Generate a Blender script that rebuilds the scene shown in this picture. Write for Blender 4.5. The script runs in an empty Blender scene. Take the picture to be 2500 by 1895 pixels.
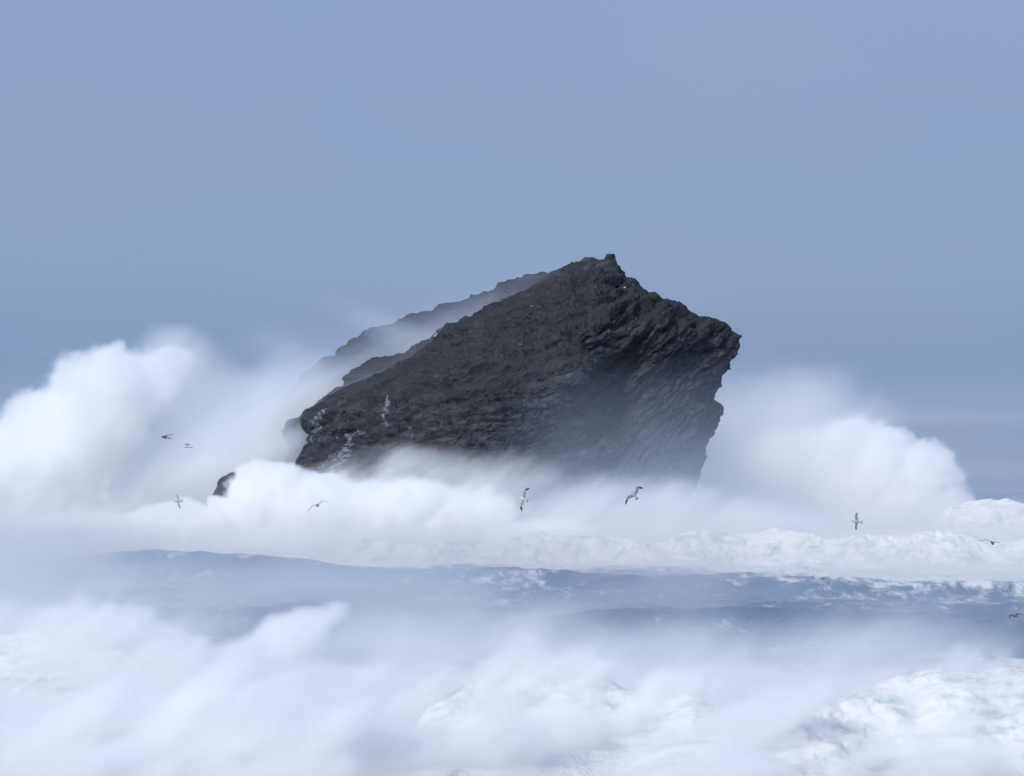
import bpy, bmesh, math, mathutils
import numpy as np

sc = bpy.context.scene
COL = sc.collection

# ------------------------------------------------------------------ camera
FOC, HOR, CAMZ = 6300.0, 1008.0, 22.0
cam = bpy.data.objects.new("camera", bpy.data.cameras.new("camera"))
COL.objects.link(cam); sc.camera = cam
cam.location = (0, 0, CAMZ); cam.rotation_euler = (math.pi / 2, 0, 0)
cam.data.sensor_width = 36; cam.data.lens = 36 * FOC / 2500
cam.data.clip_start = 1; cam.data.clip_end = 90000
cam.data.shift_y = (HOR - 947.5) / 2500

# ------------------------------------------------------------------ sky
SUN_EL, SUN_AZ = math.radians(38), math.radians(-148)   # azimuth from +Y, clockwise: high behind the camera's left shoulder
w = bpy.data.worlds.new("World"); sc.world = w; w.use_nodes = True
nt = w.node_tree; nt.nodes.clear(); N = nt.nodes.new; L = nt.links.new
wo = N("ShaderNodeOutputWorld"); bg = N("ShaderNodeBackground")
sky = N("ShaderNodeTexSky"); sky.sky_type = 'NISHITA'; sky.sun_disc = False
sky.sun_elevation = SUN_EL; sky.sun_rotation = SUN_AZ; sky.dust_density = 2
tc = N("ShaderNodeTexCoord"); sep = N("ShaderNodeSeparateXYZ"); L(tc.outputs["Generated"], sep.inputs[0])
ramp = N("ShaderNodeValToRGB"); L(sep.outputs["Z"], ramp.inputs[0])
er = ramp.color_ramp.elements
er[0].position = 0.0; er[0].color = (0.200, 0.308, 0.515, 1)
er[1].position = 1.0; er[1].color = (0.400, 0.500, 0.740, 1)
for p_, c_ in ((0.018, (0.210, 0.322, 0.525, 1)), (0.055, (0.250, 0.368, 0.570, 1)), (0.10, (0.268, 0.370, 0.580, 1)), (0.17, (0.290, 0.385, 0.600, 1))):
    e = ramp.color_ramp.elements.new(p_); e.color = c_
mapn = N("ShaderNodeMapping"); mapn.inputs["Scale"].default_value = (5.0, 5.0, 16.0)
L(tc.outputs["Generated"], mapn.inputs[0])
no = N("ShaderNodeTexNoise"); no.inputs["Scale"].default_value = 1.0; no.inputs["Detail"].default_value = 5; no.inputs["Roughness"].default_value = 0.45
L(mapn.outputs[0], no.inputs["Vector"])
nr = N("ShaderNodeMapRange"); nr.inputs[1].default_value = 0.35; nr.inputs[2].default_value = 0.68
L(no.outputs[0], nr.inputs[0])
mx = N("ShaderNodeMix"); mx.data_type = 'RGBA'; mx.blend_type = 'MULTIPLY'
mx.inputs[0].default_value = 1.0
cl = N("ShaderNodeMix"); cl.data_type = 'RGBA'
cl.inputs[6].default_value = (0.93, 0.99, 1.0, 1); cl.inputs[7].default_value = (1.06, 1.0, 1.02, 1)
L(nr.outputs[0], cl.inputs[0]); L(ramp.outputs[0], mx.inputs[6]); L(cl.outputs[2], mx.inputs[7])
sk = N("ShaderNodeMix"); sk.data_type = 'RGBA'; sk.blend_type = 'MULTIPLY'; sk.inputs[0].default_value = 1.0
sk.inputs[7].default_value = (0.08, 0.08, 0.08, 1); L(sky.outputs[0], sk.inputs[6])
fin = N("ShaderNodeMix"); fin.data_type = 'RGBA'; fin.inputs[0].default_value = 0.10
L(mx.outputs[2], fin.inputs[6]); L(sk.outputs[2], fin.inputs[7])
L(fin.outputs[2], bg.inputs[0]); bg.inputs[1].default_value = 1.0
L(bg.outputs[0], wo.inputs[0])

# ------------------------------------------------------------------ sun through thin cloud
s = bpy.data.lights.new("sun", "SUN"); s.energy = 2.6; s.angle = math.radians(10); s.color = (1.0, 0.985, 0.975)
so = bpy.data.objects.new("sun", s); COL.objects.link(so)
so.rotation_euler = (math.pi / 2 - SUN_EL, 0, math.pi - SUN_AZ)

sc.view_settings.view_transform = 'Standard'; sc.view_settings.look = 'None'
sc.view_settings.exposure = 0.0; sc.view_settings.gamma = 1.0
sc.view_settings.use_curve_mapping = False
cy = sc.cycles
cy.max_bounces = 76; cy.diffuse_bounces = 4; cy.glossy_bounces = 3; cy.volume_bounces = 72
cy.transparent_max_bounces = 24
cy.volume_step_rate = 1.2; cy.volume_max_steps = 512
cy.use_denoising = True

# ------------------------------------------------------------------ helpers
RNG = np.random.RandomState(7)
LAT = RNG.rand(64, 64, 64).astype(np.float32) * 2 - 1
LATF = LAT.ravel()

def vnoise(x, y, z):
    """smooth value noise, -1..1"""
    xi = np.floor(x); yi = np.floor(y); zi = np.floor(z)
    fx = (x - xi).astype(np.float32); fy = (y - yi).astype(np.float32); fz = (z - zi).astype(np.float32)
    fx = fx * fx * (3 - 2 * fx); fy = fy * fy * (3 - 2 * fy); fz = fz * fz * (3 - 2 * fz)
    x0 = xi.astype(np.int32) & 63; y0 = yi.astype(np.int32) & 63; z0 = zi.astype(np.int32) & 63
    x1 = (x0 + 1) & 63; y1 = (y0 + 1) & 63; z1 = (z0 + 1) & 63
    x0 = x0 * 4096; x1 = x1 * 4096; y0 = y0 * 64; y1 = y1 * 64
    def g(a, b, c): return LATF[a + b + c]
    a = g(x0, y0, z0) * (1 - fx) + g(x1, y0, z0) * fx
    b = g(x0, y1, z0) * (1 - fx) + g(x1, y1, z0) * fx
    c = g(x0, y0, z1) * (1 - fx) + g(x1, y0, z1) * fx
    d = g(x0, y1, z1) * (1 - fx) + g(x1, y1, z1) * fx
    a = a * (1 - fy) + b * fy; c = c * (1 - fy) + d * fy
    return a * (1 - fz) + c * fz

def fbm(x, y, z, octv=4, gain=0.5, seed=0.0, mode=0):
    """mode 0 plain, 1 billow (rounded lumps up), 2 ridged"""
    x, y, z = np.broadcast_arrays(np.asarray(x, np.float32), np.asarray(y, np.float32), np.asarray(z, np.float32))
    t = 0; a = 1.0; n = 0.0; f = 1.0
    for o in range(octv):
        k = seed * 7.31 + o * 13.7
        # rotate a little every octave so lattice directions do not line up
        X = x * 0.80 + y * 0.60; Y = -x * 0.60 + y * 0.80
        if o: x, y, z = X, Y * 0.9578 + z * 0.2873, -Y * 0.2873 + z * 0.9578
        v = vnoise(x * f + k, y * f + k * 1.7, z * f - k * 0.9)
        if mode == 1: v = np.abs(v) * 2 - 0.6
        elif mode == 2: v = 0.6 - np.abs(v) * 2
        t = t + v * a; n += a; a *= gain; f *= 2.03
    return t / n

def sstep(a, b, x):
    t = np.clip((x - a) / (b - a), 0, 1); return t * t * (3 - 2 * t)

def at(px, py, Y):
    """world point seen at photo pixel (px, py) when it stands at distance Y"""
    return np.array(((px - 1250) / FOC * Y, Y, CAMZ + (HOR - py) / FOC * Y))

def tag(o, label=None, cat=None, group=None, kind=None):
    if label: o["label"] = label
    if cat: o["category"] = cat
    if group: o["group"] = group
    if kind: o["kind"] = kind
    return o

def link(name, me, parent=None, mat=None):
    o = bpy.data.objects.new(name, me); COL.objects.link(o)
    if parent: o.parent = parent
    if mat: me.materials.append(mat)
    return o

def grid_mesh(name, P, close_u=False, attrs=None, smooth=True):
    """P [nu, nv, 3] -> quad grid"""
    nu, nv = P.shape[:2]
    me = bpy.data.meshes.new(name)
    me.vertices.add(nu * nv); me.vertices.foreach_set("co", P.astype(np.float32).ravel())
    iu = np.arange(nu if close_u else nu - 1); iv = np.arange(nv - 1)
    U, V = np.meshgrid(iu, iv, indexing='ij'); U2 = (U + 1) % nu
    q = np.stack([U * nv + V, U2 * nv + V, U2 * nv + V + 1, U * nv + V + 1], -1).reshape(-1, 4).astype(np.int32)
    me.loops.add(q.size); me.loops.foreach_set("vertex_index", q.ravel())
    me.polygons.add(len(q)); me.polygons.foreach_set("loop_start", np.arange(0, q.size, 4, dtype=np.int32))
    me.update(calc_edges=True)
    if smooth: me.polygons.foreach_set("use_smooth", np.ones(len(q), bool))
    for k, v in (attrs or {}).items():
        a = me.attributes.new(k, "FLOAT", "POINT"); a.data.foreach_set("value", v.astype(np.float32).ravel())
    return me

def mat_new(name):
    m = bpy.data.materials.new(name); m.use_nodes = True; t = m.node_tree
    return m, t, t.nodes["Principled BSDF"], t.nodes.new, t.links.new

# spray and mist: a density grid worked out here, handed to a volume by geometry nodes
def spray_mat(name, K, aniso=0.0, col=(0.995, 0.997, 1.0)):
    m = bpy.data.materials.new(name); m.use_nodes = True; t = m.node_tree; t.nodes.clear()
    mo = t.nodes.new("ShaderNodeOutputMaterial"); vs = t.nodes.new("ShaderNodeVolumeScatter")
    a = t.nodes.new("ShaderNodeAttribute"); a.attribute_name = "density"
    mm = t.nodes.new("ShaderNodeMath"); mm.operation = "MULTIPLY"; mm.inputs[1].default_value = K
    t.links.new(a.outputs["Fac"], mm.inputs[0]); t.links.new(mm.outputs[0], vs.inputs["Density"])
    vs.inputs["Color"].default_value = (*col, 1); vs.inputs["Anisotropy"].default_value = aniso
    t.links.new(vs.outputs[0], mo.inputs["Volume"])
    return m

def make_volume(name, mn, mx_, step, fn, K, label, cat="sea spray", col=None):
    res = [max(4, int(round((b - a) / step)) + 1) for a, b in zip(mn, mx_)]
    ax = [np.linspace(a, b, r, dtype=np.float32) for a, b, r in zip(mn, mx_, res)]
    X, Y, Z = np.meshgrid(*ax, indexing='ij')
    # the grid lies a little askew, so that its cells never line up with anything
    R = mathutils.Euler((0.013, 0.021, 0.034)).to_matrix(); cen = mathutils.Vector([(p + q) / 2 for p, q in zip(mn, mx_)])
    Rn = np.array(R); dx, dy, dz = X - cen[0], Y - cen[1], Z - cen[2]
    d = fn(*[(cen[k] + Rn[k, 0] * dx + Rn[k, 1] * dy + Rn[k, 2] * dz).astype(np.float32) for k in range(3)])
    # fade to nothing at the sides of the box so that no face shows
    for k, (V, a, b) in enumerate(((X, mn[0], mx_[0]), (Y, mn[1], mx_[1]), (Z, -1e9, mx_[2]))):
        m = step * 5
        d = d * np.clip((b - V) / m, 0, 1)
        if k < 2: d = d * np.clip((V - a) / m, 0, 1)
    d = np.where(d < 0.002, 0, d)
    nx, ny, nz = res
    me = bpy.data.meshes.new(name); me.vertices.add(nx * ny * nz)
    a = me.attributes.new("d", "FLOAT", "POINT"); a.data.foreach_set("value", d.astype(np.float32).ravel())
    ob = bpy.data.objects.new(name, me); COL.objects.link(ob)
    ob.rotation_euler = R.to_euler(); ob.location = cen - R @ cen
    ng = bpy.data.node_groups.new(name, "GeometryNodeTree")
    ng.interface.new_socket("Geometry", in_out="INPUT", socket_type="NodeSocketGeometry")
    ng.interface.new_socket("Geometry", in_out="OUTPUT", socket_type="NodeSocketGeometry")
    N = ng.nodes.new; L = ng.links.new
    i = N("NodeGroupInput"); o = N("NodeGroupOutput")
    vc = N("GeometryNodeVolumeCube"); vc.inputs["Min"].default_value = mn; vc.inputs["Max"].default_value = mx_
    for k, v in zip(("Resolution X", "Resolution Y", "Resolution Z"), res): vc.inputs[k].default_value = v
    p = N("GeometryNodeInputPosition")
    st = [(b - a) / (r - 1) for a, b, r in zip(mn, mx_, res)]
    s1 = N("ShaderNodeVectorMath"); s1.operation = "SUBTRACT"; L(p.outputs[0], s1.inputs[0]); s1.inputs[1].default_value = mn
    s2 = N("ShaderNodeVectorMath"); s2.operation = "DIVIDE"; L(s1.outputs[0], s2.inputs[0]); s2.inputs[1].default_value = st
    s3 = N("ShaderNodeSeparateXYZ"); L(s2.outputs[0], s3.inputs[0])
    def fi(out):
        c = N("FunctionNodeFloatToInt"); c.rounding_mode = "ROUND"; L(out, c.inputs[0]); return c.outputs[0]
    def im(op, a, b):
        m = N("FunctionNodeIntegerMath"); m.operation = op; L(a, m.inputs[0])
        if isinstance(b, int): m.inputs[1].default_value = b
        else: L(b, m.inputs[1])
        return m.outputs[0]
    A, B, C = [fi(s3.outputs[k]) for k in range(3)]
    idx = im("ADD", im("MULTIPLY", im("ADD", im("MULTIPLY", A, ny), B), nz), C)
    si = N("GeometryNodeSampleIndex"); si.data_type = "FLOAT"; si.domain = "POINT"
    L(i.outputs[0], si.inputs["Geometry"])
    na = N("GeometryNodeInputNamedAttribute"); na.data_type = "FLOAT"; na.inputs[0].default_value = "d"
    L(na.outputs[0], si.inputs["Value"]); L(idx, si.inputs["Index"]); L(si.outputs[0], vc.inputs["Density"])
    m = spray_mat(name, K, col=col or ((0.70, 0.81, 1.0) if name == "mist" else (0.95, 0.966, 1.0)))
    sm = N("GeometryNodeSetMaterial"); sm.inputs["Material"].default_value = m
    L(vc.outputs[0], sm.inputs[0]); L(sm.outputs[0], o.inputs[0]); me.materials.append(m)
    md = ob.modifiers.new("spray", "NODES"); md.node_group = ng
    return tag(ob, label, cat, kind="stuff")

def blobs(U, Yv, V, lst, k=6.0):
    """soft union of ellipsoids; (u, v, ru, rv, y, ry[, tilt degrees])"""
    acc = 0
    for b in lst:
        u, v, ru, rv, y, ry = b[:6]; t = math.radians(b[6]) if len(b) > 6 else 0
        du = U - u; dv = V - v
        a = (du * math.cos(t) - dv * math.sin(t)) / ru; c = (du * math.sin(t) + dv * math.cos(t)) / rv
        r = np.sqrt(a * a + c * c + ((Yv - y) / ry) ** 2)
        acc = acc + np.exp(k * np.clip(1 - r, -3, 1))
    return np.log(acc + 1e-9) / k

# ------------------------------------------------------------------ materials
def water_mat():
    m, t, b, N, L = mat_new("sea_water")
    geo = N("ShaderNodeNewGeometry")
    at1 = N("ShaderNodeAttribute"); at1.attribute_name = "foam"
    mp = N("ShaderNodeMapping"); mp.inputs["Scale"].default_value = (0.40, 0.14, 0.5); L(geo.outputs["Position"], mp.inputs[0])
    n1 = N("ShaderNodeTexNoise"); n1.inputs["Scale"].default_value = 1.0; n1.inputs["Detail"].default_value = 12; n1.inputs["Roughness"].default_value = 0.74; n1.inputs["Distortion"].default_value = 0.35
    L(mp.outputs[0], n1.inputs["Vector"])
    # foam where attribute + noise is high
    ad = N("ShaderNodeMath"); ad.operation = 'ADD'; L(at1.outputs["Fac"], ad.inputs[0])
    nm = N("ShaderNodeMapRange"); nm.inputs[1].default_value = 0.3; nm.inputs[2].default_value = 0.7; nm.inputs[3].default_value = -0.50; nm.inputs[4].default_value = 0.50
    L(n1.outputs[0], nm.inputs[0]); L(nm.outputs[0], ad.inputs[1])
    mr = N("ShaderNodeMapRange"); mr.interpolation_type = 'SMOOTHSTEP'; mr.inputs[1].default_value = 0.30; mr.inputs[2].default_value = 0.86
    L(ad.outputs[0], mr.inputs[0])
    n2 = N("ShaderNodeTexNoise"); n2.inputs["Scale"].default_value = 0.11; n2.inputs["Detail"].default_value = 4; L(geo.outputs["Position"], n2.inputs["Vector"])
    wc = N("ShaderNodeMix"); wc.data_type = 'RGBA'; wc.inputs[6].default_value = (0.042, 0.095, 0.195, 1); wc.inputs[7].default_value = (0.060, 0.140, 0.225, 1)
    L(n2.outputs[0], wc.inputs[0])
    fc = N("ShaderNodeMix"); fc.data_type = 'RGBA'; fc.inputs[6].default_value = (0.62, 0.68, 0.70, 1); fc.inputs[7].default_value = (0.90, 0.90, 0.90, 1)
    L(n1.outputs[0], fc.inputs[0])
    cm = N("ShaderNodeMix"); cm.data_type = 'RGBA'; L(mr.outputs[0], cm.inputs[0]); L(wc.outputs[2], cm.inputs[6]); L(fc.outputs[2], cm.inputs[7])
    L(cm.outputs[2], b.inputs["Base Color"])
    rm = N("ShaderNodeMapRange"); rm.inputs[3].default_value = 0.22; rm.inputs[4].default_value = 0.9; L(mr.outputs[0], rm.inputs[0]); L(rm.outputs[0], b.inputs["Roughness"])
    b.inputs["IOR"].default_value = 1.33
    bp = N("ShaderNodeBump"); bp.inputs["Strength"].default_value = 0.7; bp.inputs["Distance"].default_value = 0.5
    L(n1.outputs[0], bp.inputs["Height"])
    mp2 = N("ShaderNodeMapping"); mp2.inputs["Scale"].default_value = (0.9, 0.55, 0.9); L(geo.outputs["Position"], mp2.inputs[0])
    n6 = N("ShaderNodeTexNoise"); n6.inputs["Scale"].default_value = 1.0; n6.inputs["Detail"].default_value = 6; n6.inputs["Roughness"].default_value = 0.6; L(mp2.outputs[0], n6.inputs["Vector"])
    bp3 = N("ShaderNodeBump"); bp3.inputs["Strength"].default_value = 0.8; bp3.inputs["Distance"].default_value = 0.9; L(n6.outputs[0], bp3.inputs["Height"]); L(bp.outputs[0], bp3.inputs["Normal"])
    L(bp3.outputs[0], b.inputs["Normal"])
    return m

def foam_mat():
    m, t, b, N, L = mat_new("white_foam")
    geo = N("ShaderNodeNewGeometry")
    mp = N("ShaderNodeMapping"); mp.inputs["Rotation"].default_value = (0, math.radians(40), 0); mp.inputs["Scale"].default_value = (0.35, 0.9, 1.1); L(geo.outputs["Position"], mp.inputs[0])
    n1 = N("ShaderNodeTexNoise"); n1.inputs["Scale"].default_value = 0.9; n1.inputs["Detail"].default_value = 8; n1.inputs["Roughness"].default_value = 0.6; n1.inputs["Distortion"].default_value = 0.6
    L(mp.outputs[0], n1.inputs["Vector"])
    cr = N("ShaderNodeValToRGB"); cr.color_ramp.elements[0].position = 0.28; cr.color_ramp.elements[0].color = (0.38, 0.46, 0.48, 1)
    cr.color_ramp.elements[1].position = 0.56; cr.color_ramp.elements[1].color = (0.75, 0.75, 0.745, 1)
    e = cr.color_ramp.elements.new(0.43); e.color = (0.64, 0.67, 0.675, 1)
    L(n1.outputs[0], cr.inputs[0])
    # holes in the foam where aerated green grey water shows
    n5 = N("ShaderNodeTexNoise"); n5.inputs["Scale"].default_value = 0.16; n5.inputs["Detail"].default_value = 7; n5.inputs["Roughness"].default_value = 0.62; L(geo.outputs["Position"], n5.inputs["Vector"])
    hr = N("ShaderNodeMapRange"); hr.interpolation_type = 'SMOOTHSTEP'; hr.inputs[1].default_value = 0.53; hr.inputs[2].default_value = 0.70; hr.inputs[4].default_value = 0.75; L(n5.outputs[0], hr.inputs[0])
    hm = N("ShaderNodeMix"); hm.data_type = 'RGBA'; hm.inputs[7].default_value = (0.24, 0.33, 0.36, 1); L(hr.outputs[0], hm.inputs[0]); L(cr.outputs[0], hm.inputs[6]); L(hm.outputs[2], b.inputs["Base Color"])
    b.inputs["Roughness"].default_value = 0.9; b.inputs["Specular IOR Level"].default_value = 0.2
    bp = N("ShaderNodeBump"); bp.inputs["Strength"].default_value = 0.4; bp.inputs["Distance"].default_value = 0.25
    L(n1.outputs[0], bp.inputs["Height"]); L(bp.outputs[0], b.inputs["Normal"])
    return m

def rock_mat():
    m, t, b, N, L = mat_new("dark_slate")
    geo = N("ShaderNodeNewGeometry")
    aw = N("ShaderNodeAttribute"); aw.attribute_name = "wash"
    av = N("ShaderNodeAttribute"); av.attribute_name = "turf"
    asx = N("ShaderNodeAttribute"); asx.attribute_name = "bed"
    mp = N("ShaderNodeMapping"); mp.inputs["Scale"].default_value = (0.3, 0.3, 0.8); L(geo.outputs["Position"], mp.inputs[0])
    n1 = N("ShaderNodeTexNoise"); n1.inputs["Scale"].default_value = 1.2; n1.inputs["Detail"].default_value = 10; n1.inputs["Roughness"].default_value = 0.68; L(mp.outputs[0], n1.inputs["Vector"])
    cr = N("ShaderNodeValToRGB"); cr.color_ramp.elements[0].position = 0.32; cr.color_ramp.elements[0].color = (0.011, 0.013, 0.019, 1)
    cr.color_ramp.elements[1].position = 0.72; cr.color_ramp.elements[1].color = (0.070, 0.072, 0.082, 1)
    e = cr.color_ramp.elements.new(0.52); e.color = (0.026, 0.029, 0.037, 1)
    L(n1.outputs[0], cr.inputs[0])
    # beds: thin pale and dark layers that follow the strata
    n3 = N("ShaderNodeTexNoise"); n3.noise_dimensions = '2D'; n3.inputs["Scale"].default_value = 1.0; n3.inputs["Detail"].default_value = 6; n3.inputs["Roughness"].default_value = 0.7
    cx = N("ShaderNodeCombineXYZ"); L(asx.outputs["Fac"], cx.inputs[0])
    sp = N("ShaderNodeSeparateXYZ"); L(geo.outputs["Position"], sp.inputs[0])
    sx = N("ShaderNodeMath"); sx.operation = 'MULTIPLY'; sx.inputs[1].default_value = 0.10; L(sp.outputs[0], sx.inputs[0]); L(sx.outputs[0], cx.inputs[1])
    L(cx.outputs[0], n3.inputs["Vector"])
    bm_ = N("ShaderNodeMapRange"); bm_.inputs[1].default_value = 0.3; bm_.inputs[2].default_value = 0.7; bm_.inputs[3].default_value = 0.35; bm_.inputs[4].default_value = 1.9
    L(n3.outputs[0], bm_.inputs[0])
    m1 = N("ShaderNodeMix"); m1.data_type = 'RGBA'; m1.blend_type = 'MULTIPLY'; m1.inputs[0].default_value = 1.0
    L(cr.outputs[0], m1.inputs[6]); L(bm_.outputs[0], m1.inputs[7])
    # turf and lichen on the upper slopes
    tf = N("ShaderNodeMath"); tf.operation = 'MULTIPLY'; L(av.outputs["Fac"], tf.inputs[0])
    tn = N("ShaderNodeMapRange"); tn.inputs[1].default_value = 0.42; tn.inputs[2].default_value = 0.58; L(n1.outputs[0], tn.inputs[0]); L(tn.outputs[0], tf.inputs[1])
    m2 = N("ShaderNodeMix"); m2.data_type = 'RGBA'; m2.inputs[7].default_value = (0.025, 0.025, 0.023, 1)
    L(tf.outputs[0], m2.inputs[0]); L(m1.outputs[2], m2.inputs[6])
    # guano / quartz specks
    n4 = N("ShaderNodeTexNoise"); n4.inputs["Scale"].default_value = 1.6; n4.inputs["Detail"].default_value = 5; n4.inputs["Roughness"].default_value = 0.6
    mp4 = N("ShaderNodeMapping"); mp4.inputs["Rotation"].default_value = (0, math.radians(-35), 0); mp4.inputs["Scale"].default_value = (0.5, 1, 1.5); L(geo.outputs["Position"], mp4.inputs[0]); L(mp4.outputs[0], n4.inputs["Vector"])
    sk = N("ShaderNodeMapRange"); sk.inputs[1].default_value = 0.66; sk.inputs[2].default_value = 0.76; L(n4.outputs[0], sk.inputs[0])
    m3 = N("ShaderNodeMix"); m3.data_type = 'RGBA'; m3.inputs[7].default_value = (0.30, 0.30, 0.32, 1); L(sk.outputs[0], m3.inputs[0]); L(m2.outputs[2], m3.inputs[6])
    # white water running down
    m4 = N("ShaderNodeMix"); m4.data_type = 'RGBA'; m4.inputs[7].default_value = (0.24, 0.27, 0.32, 1)
    wn = N("ShaderNodeMath"); wn.operation = 'MULTIPLY'; wnr = N("ShaderNodeMapRange"); wnr.inputs[1].default_value = 0.40; wnr.inputs[2].default_value = 0.60
    L(n4.outputs[0], wnr.inputs[0]); L(aw.outputs["Fac"], wn.inputs[0]); L(wnr.outputs[0], wn.inputs[1])
    L(wn.outputs[0], m4.inputs[0]); L(m3.outputs[2], m4.inputs[6])
    L(m4.outputs[2], b.inputs["Base Color"])
    b.inputs["Roughness"].default_value = 0.62; b.inputs["Specular IOR Level"].default_value = 0.35
    bp = N("ShaderNodeBump"); bp.inputs["Strength"].default_value = 0.9; bp.inputs["Distance"].default_value = 0.35
    L(n1.outputs[0], bp.inputs["Height"])
    bp2 = N("ShaderNodeBump"); bp2.inputs["Strength"].default_value = 0.8; bp2.inputs["Distance"].default_value = 0.30
    L(n3.outputs[0], bp2.inputs["Height"]); L(bp.outputs[0], bp2.inputs["Normal"]); L(bp2.outputs[0], b.inputs["Normal"])
    return m

WATER, FOAM, ROCK = water_mat(), foam_mat(), rock_mat()

# ------------------------------------------------------------------ sea
def crest_line(X, pts):
    xs = [p[0] for p in pts]
    return [np.interp(X, xs, [p[k] for p in pts]) for k in (1, 2)]

def sea_height(X, Y):
    h = 0.6 * fbm(X / 26, Y / 17, 0 * X, 3, 0.5, 1) * 1.3 + 0.16 * fbm(X / 3.2, Y / 2.4, 0 * X, 3, 0.6, 4) * sstep(700, 300, Y) + 0.75 * fbm(X / 9, Y / 5, 0 * X, 4, 0.5, 2) * sstep(1500, 500, Y)
    h = h + 0.16 * fbm(X / 1.7, Y / 1.3, 0 * X, 2, 0.6, 3) * sstep(700, 300, Y)
    # long swells, their crests placed where the photograph shows them: (x, y of the crest, height)
    for pts, front, back in (
        ([(-160, 362, 1.2), (-75, 360, 1.6), (-52, 356, 2.6), (-42, 352, 3.4), (-30, 346, 2.5), (-14, 337, 1.2), (-4, 333, 1.9), (8, 330, 1.8), (38, 324, 1.6), (70, 318, 0.8)], 9, 13),
        ([(-60, 262, 0.3), (0, 262, 1.0), (12, 258, 2.6), (25, 252, 3.2), (42, 247, 2.8), (60, 243, 1.6)], 6, 12),
        ([(-60, 292, 0.3), (-8, 288, 0.6), (10, 290, 0.5), (60, 288, 0.8)], 6, 10),
        ([(-400, 2400, 4.0), (20, 1150, 2.0), (120, 1120, 4.6), (400, 1100, 4.6)], 40, 60),
        ([(-500, 3600, 6), (-200, 3600, 7), (100, 3600, 3)], 120, 150),
        ([(-300, 640, 1.5), (300, 640, 2.5)], 14, 22)):
        yc, hh = crest_line(X, pts)
        yc = yc + 4 * fbm(X / 30, 0 * X, 0 * X + 4, 2, 0.5, 5) * (yc / 300)
        d = Y - yc
        h = h + hh * np.exp(-(np.where(d < 0, d / front, d / back)) ** 2)
    return h

def foam_field(X, Y):
    f = 0.17 + 0.34 * fbm(X / 22, Y / 14, 0 * X, 4, 0.5, 11) + 0.30 * fbm(X / 5, Y / 6, 0 * X, 4, 0.6, 12, 2)
    f = f + 0.75 * np.exp(-((Y - 372) / 17) ** 2) * sstep(-75, -10, X)                         # in front of the breaker
    f = f + 0.80 * np.exp(-((Y - 340) / 34) ** 2) * sstep(18, 52, X)
    f = f + 0.9 * sstep(385, 400, Y) * sstep(560, 500, Y)
    f = f + 0.30 * np.exp(-(((X + 2) / 13) ** 2 + ((Y - 318) / 14) ** 2))                      # foam raft in the middle
    f = f + 0.9 * sstep(238, 215, Y) - 0.45 * sstep(560, 1000, Y)
    return f

yj = 118 * (1.0042 ** np.arange(1330)); yj = yj[yj < 30000]
ui = np.linspace(-0.46, 0.46, 470)
U_, Yg = np.meshgrid(ui, yj, indexing='ij'); Xg = U_ * Yg
Zg = sea_height(Xg, Yg)
Zg -= (Yg / 1000.0) ** 2 * 0.0785                                                              # the earth's curve
sea = link("water", grid_mesh("water", np.stack([Xg, Yg, Zg], -1), attrs={"foam": foam_field(Xg, Yg)}), mat=WATER)
tag(sea, "slate blue heaving sea streaked with white foam", kind="structure")
# ------------------------------------------------------------------ breaking waves (white water with a face of its own)
def breaker(name, xr, y0, H, prof, label, seed, dx=0.2, amp=0.8):
    xs = np.arange(xr[0], xr[1], dx); n = len(prof); tt = np.linspace(0, n - 1, 70)
    py_ = np.interp(tt, range(n), [p[0] for p in prof]); pz_ = np.interp(tt, range(n), [p[1] for p in prof])
    k = np.ones(5) / 5
    py_ = np.convolve(np.pad(py_, 2, 'edge'), k, 'valid'); pz_ = np.convolve(np.pad(pz_, 2, 'edge'), k, 'valid')
    X, T = np.meshgrid(xs, tt, indexing='ij')
    Hx = H(xs)[:, None]; Y = y0(xs)[:, None] + py_[None] * (0.6 + 0.4 * Hx / 4); Z = pz_[None] * Hx
    nrm_z = np.clip(np.gradient(py_), -1, 1)[None]
    a = amp * np.clip(Hx / 4, 0.1, 1)
    d = fbm(X / 4.0, Y / 3, Z / 3.2, 6, 0.58, seed, 1) * a * 1.5 + fbm(X / 11, Y / 9, Z / 9, 2, 0.5, seed + 1) * a
    Y = Y - d * 0.8; Z = Z + d * 0.7
    Xd = X + fbm(X / 3, Y / 3, Z / 3, 3, 0.55, seed + 2) * a
    e = np.minimum(1, np.minimum(X - xs[0], xs[-1] - X) / 8)
    Z = Z * e - (1 - e) * 1.2
    o = link(name, grid_mesh(name, np.stack([Xd, Y, Z], -1)), mat=FOAM)
    return tag(o, label, "breaking wave", "breaking waves of white water")

PROF = [(-7, -0.25), (-4.5, 0.02), (-3.0, 0.12), (-2.0, 0.35), (-1.2, 0.62), (-0.3, 0.88), (0.8, 1.0), (2.6, 0.95), (5, 0.75), (9, 0.4), (15, 0.0), (18, -0.3)]
breaker("breaking_wave", (-58, 120), lambda x: 371 + 2.2 * np.sin(x / 13.0) + 1.3 * np.sin(x / 5.1 + 1),
        lambda x: np.interp(x, [-58, -35, -18, 0, 20, 40, 60, 75, 120], [0.8, 1.6, 3.2, 3.9, 4.3, 4.7, 4.4, 4.0, 4.4]) * (1 + 0.14 * np.sin(x / 4.3) + 0.1 * np.sin(x / 1.9)),
        PROF, "long low white breaker rolling across in front of the rock's foot", 21)
breaker("breaking_wave", (74, 190), lambda x: 486 + 2 * np.sin(x / 9.0),
        lambda x: np.interp(x, [74, 84, 92, 110, 190], [1.5, 5.0, 5.6, 5.0, 5.0]) * (1 + 0.06 * np.sin(x / 3.3)),
        PROF, "white breaker beyond the long one at the right edge behind the spray", 31)

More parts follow.
